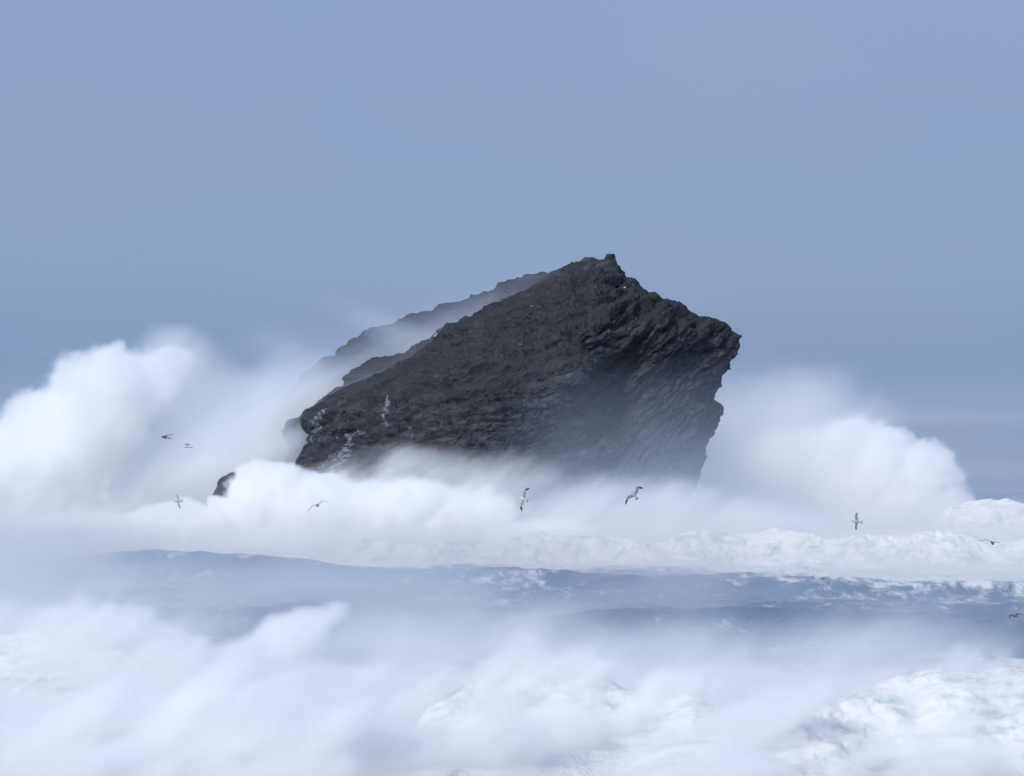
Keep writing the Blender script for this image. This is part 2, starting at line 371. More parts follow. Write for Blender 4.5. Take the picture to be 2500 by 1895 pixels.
# foreground: four steep overlapping walls of white water; outline of each crest as (px, py) at its own distance
NEAR = (
    (196, [(-300, 1490), (0, 1478), (200, 1474), (330, 1512), (480, 1556), (640, 1588), (760, 1612), (900, 1640), (1060, 1640), (1200, 1660), (1500, 1690), (1900, 1690), (2200, 1660), (2800, 1650)], 51,
     "white surf wall at the left behind the nearer ones, spray curling off its right end"),
    (176, [(-300, 1990), (760, 1960), (860, 1890), (905, 1800), (965, 1742), (1060, 1690), (1190, 1622), (1290, 1576), (1390, 1590), (1490, 1640), (1570, 1668), (1680, 1650), (1760, 1690), (1900, 1800), (2100, 1900), (2800, 1980)], 52,
     "bulging white surf mass in the middle of the foreground with a steep left edge"),
    (162, [(-300, 1990), (900, 1930), (1100, 1885), (1280, 1850), (1400, 1818), (1540, 1776), (1700, 1735), (1880, 1700), (2050, 1664), (2180, 1618), (2270, 1592), (2400, 1606), (2520, 1596), (2800, 1610)], 53,
     "nearest white surf wall climbing to the lower right corner"),
    (158, [(-300, 1840), (-100, 1830), (60, 1800), (240, 1740), (430, 1690), (600, 1665), (740, 1690), (880, 1770), (1000, 1840), (1150, 1880), (1500, 1900), (2800, 2000)], 54,
     ""))
NPROF = [(-13, -0.35), (-10, 0.0), (-7.5, 0.16), (-5, 0.40), (-2.8, 0.70), (-1.0, 0.92), (0.6, 1.0), (2.6, 0.88), (5, 0.55), (8.5, 0.15), (12, -0.3)]
def near_H(i, X):
    Yc, pts = NEAR[i][0], NEAR[i][1]
    return np.interp(X, [(p[0] - 1250) / FOC * Yc for p in pts], [max(CAMZ + (HOR - p[1]) / FOC * Yc, -1.5) for p in pts])
def near_yc(i, X): return NEAR[i][0] + 3.0 * np.sin(X / 9.0 + i * 2) + 1.5 * np.sin(X / 3.7 + i)
for i, (Yc, pts, seed, lab) in enumerate(NEAR[:3]):
    xs = np.arange(-54, 54, 0.16); n_ = len(NPROF); tt = np.linspace(0, n_ - 1, 150)
    py_ = np.interp(tt, range(n_), [p[0] for p in NPROF]); pz_ = np.interp(tt, range(n_), [p[1] for p in NPROF])
    k = np.hanning(17); k /= k.sum()
    py_ = np.convolve(np.pad(py_, 8, 'edge'), k, 'valid'); pz_ = np.convolve(np.pad(pz_, 8, 'edge'), k, 'valid')
    X = np.repeat(xs[:, None], len(tt), 1)
    Hn = near_H(i, X + 1.2 * fbm(X / 3, 0 * X, 0 * X + i, 4, 0.6, 48)) - 1.1 - 1.3 * sstep(-3, -16, X)
    Hn = np.where(Hn < 1.2, Hn * 2 - 1.2, Hn)
    Y = near_yc(i, X) + py_[None]; Z = np.where(Hn > 0, pz_[None] * Hn, Hn + 0 * Y) - 0.1
    d = 1.0 * fbm(X / 4.2, Y / 4.2, Z / 3.2, 5, 0.52, seed, 1) + 0.9 * fbm(X / 7, Y / 7, Z / 5, 2, 0.5, seed + 1)
    am = np.clip((Hn + 0.2) / 3.5, 0.0, 1)
    Xd = X + am * 0.9 * fbm(X / 2.5, Y / 2.5, Z / 2.5, 4, 0.58, seed + 2)
    o = link("breaking_wave", grid_mesh("breaking_wave", np.stack([Xd, Y - 0.8 * d * am, Z + 0.6 * d * am], -1)), mat=FOAM)
    tag(o, lab, "breaking wave", "breaking waves of white water")

# ------------------------------------------------------------------ the rock
def rbf(pts):
    P = np.array(pts, float); A = P[:, :2] / 100.0
    r = np.sqrt(((A[:, None] - A[None]) ** 2).sum(-1))
    n = len(A); M = np.zeros((n + 3, n + 3)); M[:n, :n] = r + np.eye(n) * 0.02
    M[:n, n] = 1; M[:n, n + 1:] = A; M[n:, :n] = M[:n, n:].T
    sol = np.linalg.solve(M, np.concatenate([P[:, 2], np.zeros(3)]))
    def f(px, py):
        out = sol[n] + sol[n + 1] * px / 100 + sol[n + 2] * py / 100
        for i in range(n):
            out = out + sol[i] * np.sqrt((px / 100 - A[i, 0]) ** 2 + (py / 100 - A[i, 1]) ** 2)
        return out
    return f

def seg_dist(px, py, line):
    d = np.full(px.shape, 1e9)
    for (x0, y0, w0), (x1, y1, w1) in zip(line[:-1], line[1:]):
        vx, vy = x1 - x0, y1 - y0; t = np.clip(((px - x0) * vx + (py - y0) * vy) / (vx * vx + vy * vy), 0, 1)
        dd = np.hypot(px - x0 - t * vx, py - y0 - t * vy) / (w0 + (w1 - w0) * t)
        d = np.minimum(d, dd)
    return d

def rock_body(name, Y0, left, right, depth_pts, back, parent, seed, nz=330, nu=520, amp=1.0, label=None):
    """left/right: outline as (px, py), top first; depth_pts: (px, py, y of the front face)"""
    lp = np.array(left, float); rp = np.array(right, float)
    top = min(lp[0, 1], rp[0, 1]); bot = max(lp[-1, 1], rp[-1, 1])
    v = np.linspace(0, 1, nz); py = top + (bot - top) * v
    xl = np.interp(py, lp[:, 1], lp[:, 0]); xr = np.interp(py, rp[:, 1], rp[:, 0])
    # ring parameter: 0..1 front from left to right, 1..2 back
    nb = nu // 4
    uf = (1 - np.cos(np.linspace(0, math.pi, nu) )) / 2 * 0.25 + np.linspace(0, 1, nu) * 0.75
    ub = np.linspace(1, 0, nb + 2)[1:-1]
    u = np.concatenate([uf, ub]); isb = np.concatenate([np.zeros(nu), np.ones(nb)])
    Ug, PY = np.meshgrid(u, py, indexing='ij'); XL = np.broadcast_to(xl, PY.shape); XR = np.broadcast_to(xr, PY.shape)
    PX = XL + (XR - XL) * Ug
    w_ = np.maximum(XR - XL, 1e-3)
    edge = np.minimum(Ug, 1 - Ug) * w_          # px from the outline
    ztop = (PY - top)
    e = np.minimum(edge, 400) / 70.0
    prof = 1 - np.exp(-e * 1.6)
    df = rbf(depth_pts)(PX, PY)
    front = Y0 - (Y0 - df) * prof
    backY = Y0 + back * (1 - np.exp(-edge / 120.0)) * (0.4 + 0.6 * np.clip(ztop / 250, 0, 1))
    Yv = np.where(isb[:, None] > 0, backY, front)
    s = Y0 / FOC
    X = (PX - 1250) * s; Z = CAMZ + (HOR - PY) * s
    # bedding: dips down to the left on the left flank, level in the middle, steep on the right
    dip = np.interp(PX, [650, 850, 1050, 1250, 1400, 1500, 1800], [34, 26, 14, 6, 12, 38, 46])
    dip = np.radians(dip)
    bed = Z * 1.0 - 0.0 * X
    # integrate the dip so that beds stay continuous
    bx = np.interp(PX, [650, 850, 1050, 1250, 1400, 1500, 1800],
                   np.concatenate([[0], np.cumsum([math.tan(math.radians(a)) * (b * s) for a, b in ((30, 200), (20, 200), (9, 200), (8, 150), (24, 100), (42, 300))])]))
    warp = 1.6 * fbm(X / 14, Yv / 14, Z / 10, 3, 0.5, seed + 9)
    bed = Z - bx + warp
    P = np.stack([X, Yv, Z], -1)
    gu = np.gradient(P, axis=0); gv = np.gradient(P, axis=1)
    nrm = np.cross(gv, gu); nrm /= np.linalg.norm(nrm, axis=-1, keepdims=True) + 1e-9
    # facing outward: the front must face -Y
    sgn = np.sign((nrm[:, :, 1] * np.where(isb[:, None] > 0, 1, -1)).sum()); nrm *= sgn
    big = fbm(X / 10, Yv / 10, bed / 5, 3, 0.5, seed, 2) * 0.75 + fbm(X / 20, Yv / 20, Z / 16, 2, 0.5, seed + 20) * 1.2
    b1 = fbm(X / 9, Yv / 9, bed / 1.9, 3, 0.5, seed + 1)
    lay = np.clip(b1 * 2.8, -1, 1) * 0.80                                     # proud and recessed beds
    b2 = fbm(X / 3.2, Yv / 3.2, bed / 0.62, 4, 0.62, seed + 2, 2) * 0.60
    chunk = fbm(X / 1.5, Yv / 1.5, Z / 1.0, 4, 0.68, seed + 3, 2) * 0.42
    dis = (big + lay + b2 + chunk) * amp
    taper = (0.35 + 0.65 * np.clip(edge / 60, 0, 1)) * np.clip(0.25 + (PY - top) / 60, 0, 1)
    jt = np.clip(0.3 + (PY - top) / 50, 0, 1)
    P = P + nrm * (dis * taper)[..., None]
    P[..., 0] += jt * 0.85 * amp * fbm(X / 1.6, Yv / 1.6, Z / 1.1, 4, 0.65, seed + 5)
    P[..., 2] += jt * 0.75 * amp * fbm(X / 1.8, Yv / 1.8, Z / 1.6, 4, 0.65, seed + 6)
    # white water streams
    wash = np.zeros(PX.shape)
    if name == "cliff":
        wpx = PX + 14 * fbm(X / 2, 0 * X, Z / 2, 3, 0.6, 77); wpy = PY
        for ln in (((803, 990, 6), (775, 1030, 5), (768, 1075, 8)),
                   ((900, 1055, 5), (845, 1095, 7), (800, 1120, 9), (770, 1165, 14)),
                   ((880, 1085, 5), (850, 1120, 9), (820, 1160, 16)),
                   ((855, 1085, 4), (880, 1050, 6), (925, 1060, 4)),
                   ((960, 975, 3), (956, 1020, 5), (960, 1040, 3))):
            d = seg_dist(wpx, wpy, ln); wash = np.maximum(wash, np.clip(1.3 - d, 0, 1))
    turf = sstep(0.25, 0.7, nrm[..., 2] + 0.3 * fbm(X / 5, Yv / 5, Z / 5, 2, 0.5, 81)) * sstep(20, 30, Z)
    o = link(name, grid_mesh(name, P, close_u=True, attrs={"wash": wash, "turf": turf, "bed": bed}), parent, ROCK)
    if label: o["label"] = label
    return o

stack = bpy.data.objects.new("sea_stack", None); COL.objects.link(stack)
tag(stack, "towering dark slate sea stack with a sloping top and overhanging right edge", "rock")

A_LEFT = [(1492, 624), (1478, 632), (1450, 634), (1425, 642), (1408, 660), (1380, 676), (1300, 706), (1240, 738), (1190, 752), (1120, 784), (1075, 806), (1050, 838), (1000, 872), (950, 902), (895, 928), (850, 947), (800, 962), (770, 985), (742, 1002), (738, 1040), (752, 1062), (742, 1090), (726, 1112), (724, 1140), (735, 1180), (760, 1240), (770, 1360)]
A_RIGHT = [(1500, 622), (1502, 638), (1512, 652), (1530, 672), (1552, 684), (1560, 702), (1600, 716), (1660, 742), (1720, 770), (1770, 793), (1805, 823), (1808, 848), (1796, 872), (1781, 885), (1784, 902), (1766, 925), (1752, 955), (1742, 976), (1763, 992), (1762, 1010), (1745, 1040), (1738, 1062), (1722, 1082), (1718, 1130), (1708, 1165), (1692, 1200), (1688, 1250), (1680, 1360)]
A_DEPTH = [(1490, 650, 447), (1400, 720, 443), (1250, 780, 439), (1100, 850, 437), (950, 930, 437), (830, 980, 440), (745, 1020, 446),
           (800, 1150, 429), (950, 1100, 425), (950, 1010, 430), (1100, 1100, 423), (1200, 1010, 424), (1100, 950, 430), (1200, 880, 433), (1300, 900, 429), (1390, 860, 432),
           (1415, 935, 428), (1425, 900, 430), (1475, 890, 441), (1470, 950, 440), (1480, 1020, 439), (1450, 1080, 434), (1600, 1000, 441), (1500, 1170, 434), (1650, 1150, 437), (1700, 950, 444),
           (1600, 900, 442), (1780, 840, 449), (1600, 800, 439), (1480, 790, 436), (1350, 810, 435), (1300, 840, 435), (1650, 780, 444), (1740, 1000, 446), (1690, 1200, 443), (1720, 830, 445),
           (1400, 1300, 424), (900, 1300, 424), (1650, 1300, 436), (1550, 720, 447)]
rock_body("cliff", 452, A_LEFT, A_RIGHT, A_DEPTH, 6, stack, 50, nz=400, nu=760)

B_LEFT = [(1430, 640), (1392, 652), (1345, 668), (1300, 690), (1262, 690), (1240, 702), (1190, 712), (1150, 720), (1120, 734), (1072, 738), (1050, 758), (985, 776), (965, 790), (930, 800), (888, 806), (880, 826), (850, 846), (828, 858), (822, 874), (785, 888), (765, 906), (722, 930), (705, 960), (690, 985), (660, 1015), (655, 1060), (640, 1110), (620, 1180), (610, 1360)]
B_RIGHT = [(1440, 640), (1500, 700), (1560, 740), (1600, 800), (1600, 1360)]
B_DEPTH = [(1400, 660, 466), (1100, 780, 474), (900, 870, 476), (750, 980, 477), (660, 1100, 479), (800, 1200, 475), (1300, 1200, 466), (1500, 800, 464), (1300, 700, 468), (1000, 1000, 474)]
rock_body("ridge", 484, B_LEFT, B_RIGHT, B_DEPTH, 16, stack, 60, nz=360, nu=560, amp=1.25, label="paler rear ridge fading into the blown mist")

C_LEFT = [(1240, 745), (1180, 764), (1130, 782), (1080, 812), (1040, 835), (980, 862), (905, 880), (870, 900), (838, 922), (834, 940), (800, 960), (760, 1000), (730, 1020), (705, 1032), (690, 1052), (698, 1080), (702, 1110), (690, 1160), (680, 1360)]
C_RIGHT = [(1250, 745), (1300, 800), (1350, 900), (1350, 1360)]
C_DEPTH = [(1200, 780, 456), (1000, 880, 457), (850, 960, 458), (700, 1060, 459), (750, 1200, 457), (1200, 1200, 455), (1300, 900, 455)]
rock_body("spur", 462, C_LEFT, C_RIGHT, C_DEPTH, 4, stack, 70, nz=280, nu=340, amp=1.2, label="middle spur between the cliff and the rear ridge")

rock_body("pinnacle", 449, [(1480, 621), (1474, 634), (1455, 650), (1440, 700)], [(1501, 620), (1505, 640), (1522, 700)], [(1490, 625, 447), (1490, 690, 445), (1475, 640, 448), (1505, 640, 448)], 1.6, stack, 93, nz=80, nu=80, amp=0.42)
rock_body("pinnacle", 450, [(1426, 629), (1413, 641), (1396, 720)], [(1448, 628), (1466, 636), (1484, 720)], [(1430, 645, 448), (1430, 700, 445), (1470, 700, 446)], 1.2, stack, 95, nz=70, nu=80, amp=0.32)
islet = bpy.data.objects.new("islet", None); COL.objects.link(islet)
tag(islet, "small dark rock poking out of the spray left of the sea stack", "rock")
rock_body("crag", 446, [(578, 1149), (562, 1152), (552, 1160), (536, 1168), (528, 1178), (523, 1190), (512, 1230), (500, 1345)], [(584, 1149), (590, 1156), (604, 1170), (620, 1200), (640, 1345)],
          [(560, 1160, 443), (540, 1200, 441), (570, 1300, 439), (600, 1250, 441)], 5, islet, 90, nz=120, nu=130, amp=0.9)

# ------------------------------------------------------------------ spray
def UV(X, Z, Y0): return 1250 + X * FOC / Y0, HOR - (Z - CAMZ) * FOC / Y0

def left_plume(X, Y, Z):
    U, V = UV(X, Z, 462)
    wu = 26 * fbm(X / 9, Y / 9, Z / 9, 4, 0.55, 101); wv = 26 * fbm(X / 9, Y / 9, Z / 9, 4, 0.55, 102)
    u, v = U + wu, V + wv
    core = blobs(u, Y, v, [(-60, 1250, 190, 190, 462, 20), (60, 1170, 170, 130, 462, 20, -30), (160, 1080, 170, 110, 461, 18, -38), (250, 990, 150, 100, 460, 16, -42),
                           (330, 930, 120, 75, 460, 14, -30), (270, 900, 60, 45, 462, 9), (400, 890, 70, 60, 464, 10, 20), (150, 1300, 260, 110, 458, 20)])
    n = fbm(X / 5, Y / 5, Z / 5, 5, 0.68, 103, 1)
    q_ = X * 0.7 + Z * 0.72; r_ = -X * 0.72 + Z * 0.7
    st = fbm(q_ / 12, Y / 5, r_ / 2.8, 6, 0.66, 105)
    fine = fbm(q_ / 2.4, Y / 1.5, r_ / 1.2, 3, 0.7, 106)
    c = sstep(0.0, 0.26, core + 0.20 * fine + 0.22 * n + 0.32 * st)
    mist = blobs(u, Y, v, [(410, 860, 110, 90, 466, 14, 35), (470, 1010, 190, 190, 466, 18), (560, 1120, 190, 160, 468, 18), (420, 1200, 260, 130, 458, 18), (640, 1020, 110, 150, 486, 10)], 4)
    m = sstep(0.0, 0.75, mist + 0.22 * fbm(X / 7, Y / 7, Z / 7, 4, 0.55, 104))
    return c * np.clip(0.7 + 0.4 * n + 0.7 * st + 0.4 * fine, 0.06, 2) + 0.24 * m * np.clip(1 + 1.3 * st, 0.05, 2)
make_volume("spray", (-118, 436, -2), (-34, 496, 40), 0.40, left_plume, 0.38, "tall white burst of spray leaning right at the left edge")

def right_plume(X, Y, Z):
    U, V = UV(X, Z, 500)
    wu = 22 * fbm(X / 9, Y / 9, Z / 9, 4, 0.55, 111); wv = 22 * fbm(X / 9, Y / 9, Z / 9, 4, 0.55, 112)
    u, v = U + wu, V + wv
    core = blobs(u, Y, v, [(2020, 1190, 150, 110, 502, 14, 20), (2120, 1150, 130, 96, 500, 14, 35), (2215, 1200, 150, 92, 500, 14, 34), (2130, 1290, 260, 120, 496, 14), (2290, 1290, 110, 110, 498, 12, 30), (1930, 1260, 170, 110, 500, 12), (1900, 1160, 170, 120, 500, 12, 10), (2010, 1100, 130, 70, 500, 11, 30)])
    n = fbm(X / 4, Y / 4, Z / 4, 5, 0.68, 113, 1)
    q_ = X * 0.5 + Z * 0.87; r_ = -X * 0.87 + Z * 0.5
    st = fbm(q_ / 14, Y / 6, r_ / 4, 5, 0.6, 115)
    soft = 0.12 + 0.6 * sstep(2180, 1900, U)
    fine = fbm(q_ / 2.4, Y / 1.5, r_ / 1.3, 3, 0.7, 116)
    c = sstep(0.02, soft, core + 0.16 * fine + 0.18 * n + 0.20 * st)
    mist = blobs(u, Y, v, [(1850, 1100, 210, 190, 500, 14), (1950, 1010, 170, 120, 504, 14, 20), (1800, 1230, 260, 170, 496, 14), (2060, 1090, 180, 90, 506, 12, 30), (1720, 1080, 120, 180, 494, 10)], 4)
    m = sstep(-0.1, 0.9, mist + 0.20 * fbm(X / 8, Y / 8, Z / 8, 4, 0.55, 114) + 0.2 * st)
    return 0.7 * c * np.clip(0.8 + 0.4 * n + 0.4 * st, 0.1, 2) + 0.17 * m
make_volume("spray", (18, 478, -2), (100, 524, 34), 0.5, right_plume, 0.6, "broad hazy dome of spray bursting right of the sea stack")

def front_burst(X, Y, Z):
    U, V = UV(X, Z, 404)
    wu = 20 * fbm(X / 6, Y / 6, Z / 6, 4, 0.58, 121); wv = 20 * fbm(X / 6, Y / 6, Z / 6, 4, 0.58, 122)
    u, v = U + wu, V + wv
    core = blobs(u, Y, v, [(665, 1212, 105, 82, 404, 12, -12), (640, 1260, 92, 58, 404, 11, -34), (500, 1290, 150, 56, 402, 11, -15), (560, 1246, 60, 18, 404, 8, -36), (760, 1240, 130, 82, 404, 11, 10), (870, 1262, 150, 80, 402, 11),
                           (1000, 1240, 150, 92, 404, 11, -8), (1120, 1275, 170, 74, 402, 10, 20), (1320, 1312, 190, 50, 398, 9), (250, 1310, 280, 62, 400, 10), (700, 1330, 420, 70, 398, 12)])
    n = fbm(X / 3.2, Y / 3.2, Z / 3.2, 5, 0.68, 123, 1)
    q_ = X * 0.8 + Z * 0.6; r_ = -X * 0.6 + Z * 0.8
    st = fbm(q_ / 8, Y / 4, r_ / 2.0, 5, 0.6, 125)
    crisp = sstep(900, 760, U)                                    # hard cauliflower edge on the left, smoking away to the right
    fine = fbm(q_ / 1.8, Y / 1.2, r_ / 1.0, 3, 0.7, 126)
    c = sstep(0.02, 0.13 + 0.42 * (1 - crisp), core + 0.17 * fine + 0.20 * n + (0.10 + 0.16 * (1 - crisp)) * st)
    mist = blobs(u, Y, v, [(820, 1200, 190, 70, 408, 8), (1030, 1160, 190, 90, 408, 8, -6), (1180, 1200, 200, 80, 408, 8, 15), (1400, 1270, 340, 110, 404, 12), (1650, 1290, 260, 110, 404, 12), (1850, 1290, 260, 70, 400, 12)], 4)
    m = sstep(-0.1, 1.0, mist + 0.18 * fbm(X / 5, Y / 5, Z / 5, 4, 0.55, 124) + 0.25 * st)
    return c * np.clip(0.9 + 0.5 * n + 0.6 * st, 0.1, 2) + 0.20 * m * np.clip(1 + 1.2 * st, 0.1, 2)
make_volume("spray", (-78, 386, -2), (62, 420, 18), 0.42, front_burst, 1.0, "white burst of spray hiding the foot of the sea stack")

def gully_mist(X, Y, Z):
    U, V = UV(X, Z, 466)
    st = fbm((X * 0.87 + Z * 0.5) / 16, Y / 5, (-X * 0.5 + Z * 0.87) / 2.6, 4, 0.6, 131)
    t = (U - 660) / 700.0; tc_ = np.clip(t, 0, 1); along = sstep(-0.35, 0.1, t) * sstep(1.1, 0.35, t)
    # streak between ridge and spur, second thinner one between spur and cliff
    d1 = np.abs(V - (1065 - 400 * t + 26 * np.sin(tc_ * 3.1))) / (105 * (1 - 0.5 * tc_))
    a = np.exp(-d1 * d1) * along * np.exp(-((Y - 468) / 5) ** 2) * np.clip(0.75 + 0.9 * st, 0, 2)
    d2 = np.abs(V - (1110 - 375 * t)) / (60 * (1 - 0.5 * tc_))
    a2 = np.exp(-d2 * d2) * along * sstep(0.95, 0.3, t) * np.exp(-((Y - 455) / 3) ** 2) * np.clip(0.6 + 1.1 * st, 0, 2)
    b = sstep(0, 0.9, blobs(U, Y, V, [(640, 1080, 190, 190, 470, 8), (560, 1150, 190, 150, 462, 12), (690, 1090, 90, 120, 456, 5), (780, 1010, 190, 120, 470, 6, -35)], 4) + 0.2 * st)
    f = sstep(0, 1.0, blobs(U, Y, V, [(760, 910, 240, 90, 472, 9, -32), (960, 810, 240, 62, 471, 8, -25)], 4) + 0.15 * st)
    g = sstep(0, 1.0, blobs(U, Y, V, [(1650, 760, 240, 140, 474, 12, 20)], 4))
    return 1.35 * a + 1.2 * a2 + 1.3 * b + 0.32 * f + 0.02 * g
make_volume("mist", (-74, 440, 0), (44, 486, 50), 0.5, gully_mist, 0.26, "thin mist streaming up the gully behind the sea stack's crest", "mist")

def base_mist(X, Y, Z):
    z = np.clip(Z + 1.6 * fbm(X / 12, Y / 9, Z / 6, 4, 0.55, 141), 0, None)
    hs = np.interp(X, [-80, -40, -5, 8, 22, 34, 60, 120], [2.6, 2.6, 4.0, 7.5, 8.5, 8, 6, 4])
    a = np.exp(-z / hs) * sstep(34, 24, Z)
    return a * (0.8 + 0.6 * fbm(X / 9, Y / 7, Z / 5, 4, 0.55, 142)) * (0.3 + 0.7 * sstep(-12, 8, X))
make_volume("mist", (-90, 392, -1), (110, 432, 35), 0.9, base_mist, 0.095, "pale mist hanging low before the cliff's foot", "mist")

def far_mist(X, Y, Z):
    z = np.clip(Z, 0, None)
    hs = np.interp(X, [-400, -60, 60, 160, 400], [20, 20, 20, 20, 20])
    a = np.exp(-z / hs) * sstep(70, 40, Z) * sstep(560, 640, Y)
    return a * (0.8 + 0.8 * fbm(X / 60, Y / 80, Z / 18, 3, 0.5, 145))
make_volume("mist", (-380, 540, -1), (380, 1060, 72), 6.0, far_mist, 0.0038, "far pale bank of mist over the open sea", "mist")

def sea_haze(X, Y, Z):
    return np.exp(-np.clip(Z, 0, None) / 60.0) * sstep(1180, 1600, Y) * sstep(125, 40, Z) * (0.9 + 0.5 * fbm(X / 300, Y / 300, Z / 40, 3, 0.5, 148))
make_volume("mist", (-1600, 1150, -40), (1600, 7400, 130), 26.0, sea_haze, 0.00016, "distant haze that swallows the horizon", "mist")

def breaker_mist(X, Y, Z):
    z = np.clip(Z, 0, None)
    n = fbm(X / 4, Y / 4, Z / 4, 4, 0.58, 146, 1); n2 = fbm(X / 12, Y / 8, Z / 6, 3, 0.5, 147)
    yc = 371 + 2.2 * np.sin(X / 13.0) + 1.3 * np.sin(X / 5.1 + 1)
    top = np.interp(X, [-60, -30, 0, 30, 60, 110], [5, 6, 6.0, 5.6, 5.2, 5.2]) + 2.0 * n2 + 1.1 * n
    a = sstep(0.9, -1.8, Z - top) * np.exp(-((Y - yc - 1) / 7.0) ** 2)
    low = np.exp(-z / 1.1) * np.exp(-((Y - yc + 8) / 7) ** 2) * 0.5
    return a * np.clip(0.5 + 0.7 * n, 0.1, 1.5) + low * np.clip(0.5 + n2, 0, 1.5)
make_volume("spray", (-74, 352, -1), (112, 392, 13), 0.6, breaker_mist, 0.15, "fine spray smoking off the long breaker", "sea spray")

def mid_mist(X, Y, Z):
    q = (X * 0.9 + Z * 0.9)
    n = 1.2 * fbm(X / 16, (Y - X * 0.9) / 26, Z / 6, 4, 0.55, 151) + 0.5 * fbm(q / 14, Y / 9, (Z - X * 0.35) / 3, 3, 0.55, 152)
    z = np.clip(Z, 0, None)
    hgt = 3.4 + 2.4 * fbm(X / 30, Y / 30, 0 * X, 2, 0.5, 153)
    base = np.exp(-z / hgt) * np.clip(0.5 + 1.2 * n, 0.05, 1.6)
    g = 0.5 + 1.6 * sstep(300, 225, Y) * sstep(14, -4, X) + 1.0 * sstep(265, 220, Y) + 0.9 * sstep(-26, -52, X) + 2.6 * sstep(-40, -62, X + 0.02 * Y)
    g = g * (1 - 0.92 * np.exp(-(((X - 27) / 24) ** 2 + ((Y - 250) / 22) ** 2)))
    g = g * (1 - 0.6 * np.exp(-(((X + 42) / 12) ** 2 + ((Y - 345) / 14) ** 2)))
    return base * g
make_volume("mist", (-86, 214, -1), (86, 362, 16), 0.9, mid_mist, 0.095, "veils of mist drifting over the dark trough", "mist")

def near_h(i, X, Y):
    t = (Y - near_yc(i, X)); H = near_H(i, X)
    return np.where(H > 0, H * np.interp(t, [p[0] for p in NPROF], [p[1] for p in NPROF], left=-0.3, right=-0.3), H)
def near_spray_of(idx, puffs, veils, k0):
    def fn(X, Y, Z):
        a = math.radians(42)                                       # everything streams up and to the right
        q = X * math.cos(a) + Z * math.sin(a); r = -X * math.sin(a) + Z * math.cos(a)
        wq = 1.8 * fbm(X / 5, Y / 5, Z / 5, 3, 0.55, 161 + k0)
        st = fbm((q + wq) / 7, Y / 4, (r + wq) / 1.7, 5, 0.62, 162 + k0)
        nb = fbm((q + wq) / 3.4, Y / 2.6, (r + wq) / 1.9, 5, 0.62, 163 + k0, 1)
        big = fbm((q + wq) / 12, Y / 9, r / 5, 3, 0.5, 164 + k0)
        X0, Y0 = X[:, :, :1], Y[:, :, :1]
        jx = 1.6 * fbm(X0 / 4, Y0 / 4, 0 * X0, 4, 0.6, 165 + k0)
        h = 1.5 if k0 else -9.0
        for i in idx: h = np.maximum(h, near_h(i, X0 + jx, Y0))
        z = h + 0.45 + 0.45 * sstep(2, -8, X) - Z + 1.2 * st + 0.9 * nb + 1.0 * big
        core = sstep(0.0, 0.8, z); veil = sstep(-3.2, 0.6, z + 1.2 * st + 0.8 * big)
        win = np.maximum(sstep(-0.15, 0.45, big + 0.7 * st), 0.95 * sstep(-5, -15, X))
        d = 0.65 * core * (0.08 + 0.92 * win) * np.clip(0.6 + 0.9 * nb + 0.9 * st, 0.05, 2) + 0.045 * veil * np.clip(0.4 + 2.0 * st + 1.5 * big, 0, 2)
        if puffs: d = d + (0.45 if k0 else 0.9) * sstep(0.02, 0.30, blobs(X + 0.6 * wq, Y, Z + 0.6 * wq, puffs) + 0.30 * nb + 0.36 * st)
        if veils: d = d + 0.10 * sstep(-0.1, 1.0, blobs(X, Y, Z, veils, 4) + 0.35 * st)
        return d
    return fn
make_volume("spray", (-44, 172, -2), (44, 222, 14), 0.5, near_spray_of((0,), [(-18.6, 3.0, 3.2, 2.7, 208, 4), (-16.6, 4.4, 2.3, 1.9, 208, 3, -15), (-14.6, 5.6, 1.8, 1.1, 208, 2.2, -30), (-21.5, 1.8, 3.4, 2.1, 206, 4)],
            [(0, 4.0, 10, 3.6, 204, 9), (-10, 3.0, 9, 3, 208, 9), (14, 3.5, 9, 3.2, 206, 9), (28, 4.0, 10, 3.2, 200, 10), (-30, 4.5, 16, 5.5, 192, 12)], 0), 0.8, "torn spray and a curling puff blown off the rear surf wall", col=(0.992, 0.992, 0.995))
make_volume("spray", (-38, 142, -2), (38, 186, 12), 0.42, near_spray_of((1, 2, 3), [(-20, 3.9, 7.5, 1.3, 156, 3.5, -40), (-27, 2.6, 6, 1.2, 155, 3.5, -42), (-11, 2.4, 5, 1.0, 154, 3, -38), (-2.5, 1.6, 4, 0.8, 158, 3, -40), (16, 3.2, 6.5, 0.9, 157, 3, -34)], [(2, 4.0, 9, 4.0, 178, 8), (22, 4.0, 9, 4, 172, 8), (-22, 3.0, 12, 4, 158, 9)], 3), 1.2, "torn sheets of spray over the nearest surf walls", col=(0.992, 0.992, 0.995))

# ------------------------------------------------------------------ gulls
def plain(name, col, rough=0.7):
    m, t, b, N, L = mat_new(name); n = N("ShaderNodeTexNoise"); n.inputs["Scale"].default_value = 30
    mr = N("ShaderNodeMix"); mr.data_type = 'RGBA'; mr.inputs[6].default_value = (*[c * 0.8 for c in col], 1); mr.inputs[7].default_value = (*[min(1, c * 1.15) for c in col], 1)
    L(n.outputs[0], mr.inputs[0]); L(mr.outputs[2], b.inputs["Base Color"]); b.inputs["Roughness"].default_value = rough
    return m
PLUM = {"white": plain("white_plumage", (0.62, 0.62, 0.62)), "grey": plain("grey_plumage", (0.26, 0.27, 0.28)), "brown": plain("brown_plumage", (0.09, 0.085, 0.08)),
        "black": plain("black_plumage", (0.02, 0.02, 0.025)), "pale": plain("pale_plumage", (0.45, 0.47, 0.50)), "silver": plain("silver_plumage", (0.42, 0.44, 0.46)), "horn": plain("bill_horn", (0.25, 0.18, 0.06), 0.4)}

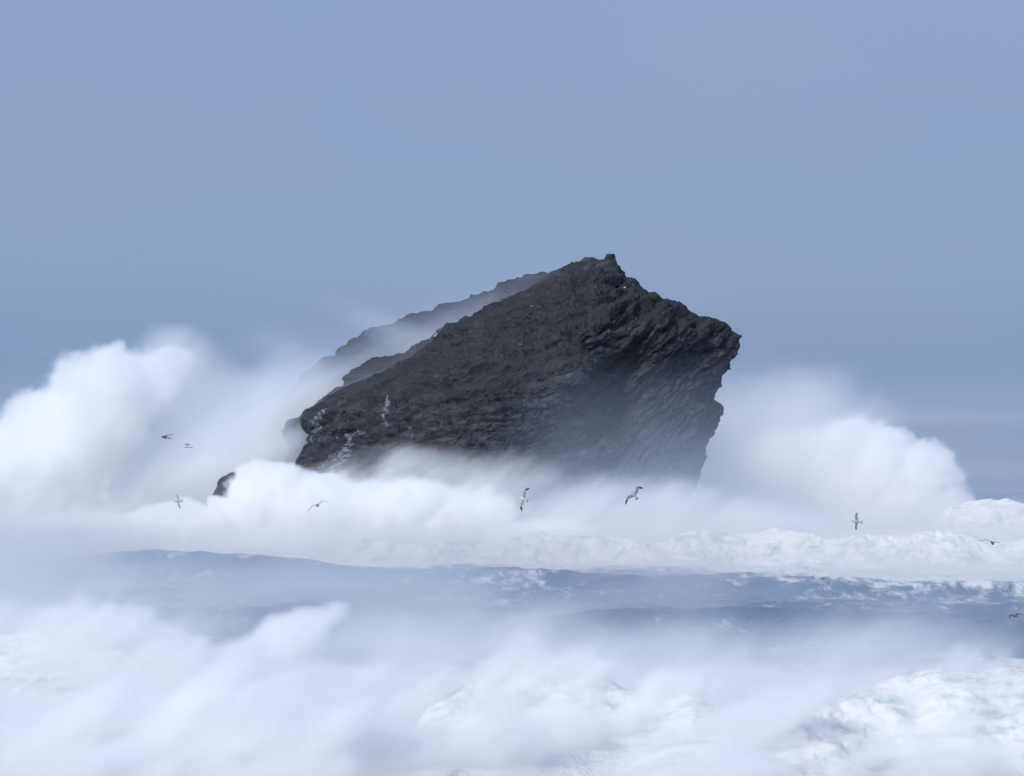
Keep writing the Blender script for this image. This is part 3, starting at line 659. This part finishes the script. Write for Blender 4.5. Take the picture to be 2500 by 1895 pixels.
def gull(Y, head, tail, wings, cols, label, r=0.10, tailw=0.14, roots=None):
    """head, tail: photo pixels (x, y, depth offset in m); wings: two lists of (x, y, depth, chord) elbow, wrist, tip"""
    H = at(head[0], head[1], Y) + (0, head[2], 0); T = at(tail[0], tail[1], Y) + (0, tail[2], 0)
    f = H - T; Ln = np.linalg.norm(f); f /= Ln
    W = [[at(x, y, Y) + (0, d, 0) for x, y, d, c in wg] for wg in wings]
    side = W[0][0] - W[1][0]; side -= f * side.dot(f); side /= np.linalg.norm(side) + 1e-9
    up = np.cross(f, side)
    ctr = (H + T) / 2; org = bpy.data.objects.new("gull", None); COL.objects.link(org); org.location = ctr
    tag(org, label, "gull", "gulls flying round the sea stack")
    bm = bmesh.new(); rings = []
    prof = [(0.0, tailw / r, 0.10), (0.10, tailw * 0.7 / r, 0.16), (0.24, 0.42, 0.38), (0.38, 0.80, 0.78), (0.52, 1.0, 1.0), (0.68, 1.0, 1.05), (0.80, 0.72, 0.78), (0.87, 0.52, 0.58), (0.94, 0.50, 0.56), (0.985, 0.32, 0.36), (1.0, 0.12, 0.14)]
    nv = 10
    for t, ws, hs in prof:
        c = T + f * Ln * t - ctr
        rings.append([bm.verts.new(c + side * math.cos((k + .5) / nv * 2 * math.pi) * r * ws + up * math.sin((k + .5) / nv * 2 * math.pi) * r * hs) for k in range(nv)])
    mi = lambda fc, k: setattr(fc, "material_index", k)
    hole = {0: (9, 0), 1: (4, 5)}      # the strips of faces on the two flanks
    for i in range(len(rings) - 1):
        for k in range(nv):
            k2 = (k + 1) % nv
            if i in (3, 4) and (k, k2) in ((9, 0), (4, 5)): continue
            fc = bm.faces.new((rings[i][k], rings[i][k2], rings[i + 1][k2], rings[i + 1][k])); mi(fc, 3 if i == 0 else 0); fc.smooth = True
    for e, rev in ((rings[0], True), (rings[-1], False)):
        fc = bm.faces.new(e[::-1] if rev else e); mi(fc, 3 if rev else 0)
    for wi, wg in enumerate(wings):
        lo, hi = (9, 0) if wi == 0 else (5, 4)
        loop = [rings[5][hi], rings[4][hi], rings[3][hi], rings[3][lo], rings[4][lo], rings[5][lo]]
        pts = W[wi]; root = T + f * Ln * 0.53; ch0 = Ln * 0.30
        ctrl = [(root, ch0)] + [(p, w[3] * 1.3) for p, w in zip(pts, wg)]
        secs = []
        for a_, b_ in zip(ctrl[:-1], ctrl[1:]):
            for q in ((0.35, 0.7, 1.0)):
                secs.append((a_[0] + (b_[0] - a_[0]) * q, a_[1] + (b_[1] - a_[1]) * q, b_[0] - a_[0]))
        for si, (c, ch, dr) in enumerate(secs):
            dr = dr / (np.linalg.norm(dr) + 1e-9)
            fw = f - dr * f.dot(dr) * 0.85; fw /= np.linalg.norm(fw) + 1e-9
            nn = np.cross(fw, dr); nn /= np.linalg.norm(nn) + 1e-9
            if nn.dot(up) < 0: nn = -nn
            th = 0.012 + 0.10 * ch * 0.35
            off = [(0.5, 0.0), (0.12, 0.8), (-0.5, 0.10), (-0.5, -0.10), (0.12, -0.5), (0.5, -0.2)]
            new = [bm.verts.new(c - ctr + fw * (ch * o1) + nn * (th * o2)) for o1, o2 in off]
            for k in range(6):
                fc = bm.faces.new((loop[k], loop[(k + 1) % 6], new[(k + 1) % 6], new[k])); fc.smooth = True
                mi(fc, 2 if si >= 7 else 1)
            loop = new
        fc = bm.faces.new(loop); mi(fc, 2)
    bmesh.ops.recalc_face_normals(bm, faces=bm.faces)
    me = bpy.data.meshes.new("body"); bm.to_mesh(me); bm.free()
    for c in cols: me.materials.append(PLUM[c])
    b = link("body", me, org)
    bm = bmesh.new(); c = H - ctr - f * 0.01
    ring = [bm.verts.new(c + side * math.cos(k / 6 * 2 * math.pi) * 0.016 + up * math.sin(k / 6 * 2 * math.pi) * 0.020) for k in range(6)]
    mid = [bm.verts.new(c + f * 0.04 + side * math.cos(k / 6 * 2 * math.pi) * 0.011 + up * math.sin(k / 6 * 2 * math.pi) * 0.016) for k in range(6)]
    tip = bm.verts.new(c + f * 0.065 - up * 0.012)
    for k in range(6):
        bm.faces.new((ring[k], ring[(k + 1) % 6], mid[(k + 1) % 6], mid[k])); bm.faces.new((mid[k], mid[(k + 1) % 6], tip))
    bm.faces.new(ring[::-1])
    me = bpy.data.meshes.new("bill"); bm.to_mesh(me); bm.free(); link("bill", me, org, PLUM["horn"])
    return org

C1 = ("white", "silver", "black", "grey")
gull(165, (1266, 1214, 0), (1289, 1223, 0.05), [[(1280, 1202, -0.1, 0.17), (1279, 1199, -0.15, 0.15), (1292, 1192, -0.1, 0.05)], [(1273, 1228, -0.1, 0.19), (1271, 1233, -0.15, 0.17), (1274, 1248, -0.1, 0.04)]],
     C1, "white bellied gull with bent wings in front of the cliff's misty foot")
gull(165, (1541, 1199, 0), (1556, 1219, 0.05), [[(1554, 1200, 0.05, 0.16), (1556, 1190, 0.1, 0.14), (1569, 1192, 0.05, 0.06)], [(1540, 1212, -0.1, 0.16), (1532, 1215, -0.15, 0.14), (1527, 1232, -0.1, 0.04)]],
     ("pale", "grey", "black", "black"), "grey winged gull with arched wings right of the white bellied gull")
gull(180, (2078, 1272, 0), (2106, 1276, 0.05), [[(2091, 1264, 0.05, 0.15), (2090, 1257, 0.1, 0.13), (2094, 1253, 0.08, 0.05)], [(2090, 1281, -0.05, 0.15), (2089, 1286, -0.1, 0.13), (2090, 1293, -0.08, 0.05)]],
     ("silver", "grey", "black", "silver"), "dark winged gull banking in front of the right hand dome of spray")
gull(175, (2424, 1329, -0.25), (2421, 1322, 0.30), [[(2415, 1320, 0, 0.14), (2408, 1318, 0, 0.12), (2391, 1320, 0.05, 0.04)], [(2431, 1323, 0, 0.14), (2438, 1325, 0, 0.12), (2454, 1334, 0.05, 0.04)]],
     ("brown", "grey", "grey", "brown"), "gull flying head on with spread wings above the breaker at the right edge")
gull(200, (394, 1067, 0), (412, 1067, 0), [[(404, 1063, 0.35, 0.13), (412, 1062, 0.45, 0.11), (421, 1061, 0.5, 0.03)], [(405, 1071, -0.35, 0.13), (412, 1071, -0.45, 0.11), (422, 1069, -0.5, 0.03)]],
     ("brown", "brown", "black", "brown"), "dark brown gull with swept back wings, left of its paler companion")
gull(200, (443, 1088, 0), (470, 1093, 0), [[(452, 1085, 0.3, 0.15), (455, 1084, 0.45, 0.14), (461, 1087, 0.5, 0.05)], [(455, 1091, -0.25, 0.14), (462, 1092, -0.3, 0.10), (469, 1093, -0.3, 0.03)]],
     ("white", "grey", "black", "grey"), "pale gull in side view just right of the dark brown gull")
gull(175, (425, 1224, 0), (446, 1223, 0), [[(434, 1215, 0.1, 0.14), (431, 1211, 0.1, 0.13), (430, 1208, 0.1, 0.05)], [(436, 1229, -0.1, 0.13), (438, 1235, -0.1, 0.11), (440, 1242, -0.1, 0.04)]],
     ("pale", "silver", "grey", "silver"), "pale gull banking with upright wings before the left spray burst")
gull(160, (777, 1236, 0.2), (772, 1232, -0.2), [[(781, 1228, 0, 0.10), (786, 1223, 0, 0.09), (802, 1225, 0, 0.03)], [(764, 1234, 0, 0.10), (759, 1239, 0, 0.09), (751, 1250, 0, 0.03)]],
     ("pale", "pale", "silver", "pale"), "faint pale gull with long drooping wings lost against the white burst")
gull(210, (1060, 822, 0), (1068, 812, 0), [[(1069, 812, 0.25, 0.15), (1073, 806, 0.3, 0.10), (1088, 797, 0.3, 0.03)], [(1060, 816, -0.25, 0.15), (1050, 826, -0.3, 0.12), (1046, 829, -0.3, 0.03)]],
     ("white", "grey", "black", "black"), "white backed gull gliding in front of the sea stack's sloping crest")
gull(415, (1519, 1079, 0), (1528, 1082, 0), [[(1524, 1080, 0.4, 0.2), (1522, 1079, 0.6, 0.15), (1520, 1079, 0.7, 0.05)], [(1524, 1082, -0.4, 0.2), (1526, 1082, -0.6, 0.15), (1530, 1082, -0.7, 0.05)]],
     ("brown", "brown", "black", "brown"), "tiny dark gull low in front of the shaded cliff, the higher of two")
gull(415, (1562, 1112, 0), (1564, 1119, 0), [[(1565, 1114, 0.4, 0.2), (1567, 1113, 0.6, 0.15), (1569, 1113, 0.7, 0.05)], [(1561, 1115, -0.4, 0.2), (1560, 1116, -0.6, 0.15), (1559, 1117, -0.7, 0.05)]],
     ("brown", "brown", "black", "brown"), "tiny dark gull low in front of the shaded cliff, the lower of two")
gull(200, (2470, 1503, 0), (2486, 1506, 0.1), [[(2474, 1501, 0.2, 0.16), (2468, 1504, 0.3, 0.13), (2466, 1510, 0.3, 0.05)], [(2484, 1498, -0.2, 0.16), (2492, 1498, -0.3, 0.12), (2499, 1500, -0.3, 0.04)]],
     ("brown", "brown", "black", "brown"), "dark young gull skimming the foam streaked water at the right edge")

# a white gull standing on the ledge under the summit
def perched(Yp, px, py):
    c = at(px, py, Yp); org = bpy.data.objects.new("gull", None); COL.objects.link(org); org.location = c
    tag(org, "tiny white gull standing on the ledge below the summit", "gull")
    P = [(-0.26, 0, 0.20, .035, .02), (-0.14, 0, 0.22, .08, .06), (0, 0, 0.25, .10, .10), (0.10, 0, 0.29, .09, .10), (0.16, 0, 0.35, .055, .06), (0.18, 0, 0.40, .05, .05), (0.22, 0, 0.41, .035, .035), (0.25, 0, 0.41, .01, .01)]
    bm = bmesh.new(); R = []
    for x, y, z, a, b in P:
        R.append([bm.verts.new((x, y + a * math.cos(k / 8 * 2 * math.pi), z + b * math.sin(k / 8 * 2 * math.pi))) for k in range(8)])
    for i in range(len(R) - 1):
        for k in range(8): bm.faces.new((R[i][k], R[i][(k + 1) % 8], R[i + 1][(k + 1) % 8], R[i + 1][k])).smooth = True
    bm.faces.new(R[0]); bm.faces.new(R[-1]); bmesh.ops.recalc_face_normals(bm, faces=bm.faces)
    me = bpy.data.meshes.new("body"); bm.to_mesh(me); bm.free(); link("body", me, org, PLUM["white"])
    for sy in (-0.04, 0.04):
        bm = bmesh.new(); bmesh.ops.create_cone(bm, segments=6, radius1=0.008, radius2=0.008, depth=0.18, cap_ends=True)
        bmesh.ops.translate(bm, verts=bm.verts, vec=(0.0, sy, 0.09)); me = bpy.data.meshes.new("leg"); bm.to_mesh(me); bm.free(); link("leg", me, org, PLUM["horn"])
    return org
PERCH = (443.0, 1525, 706)
perched(*PERCH)
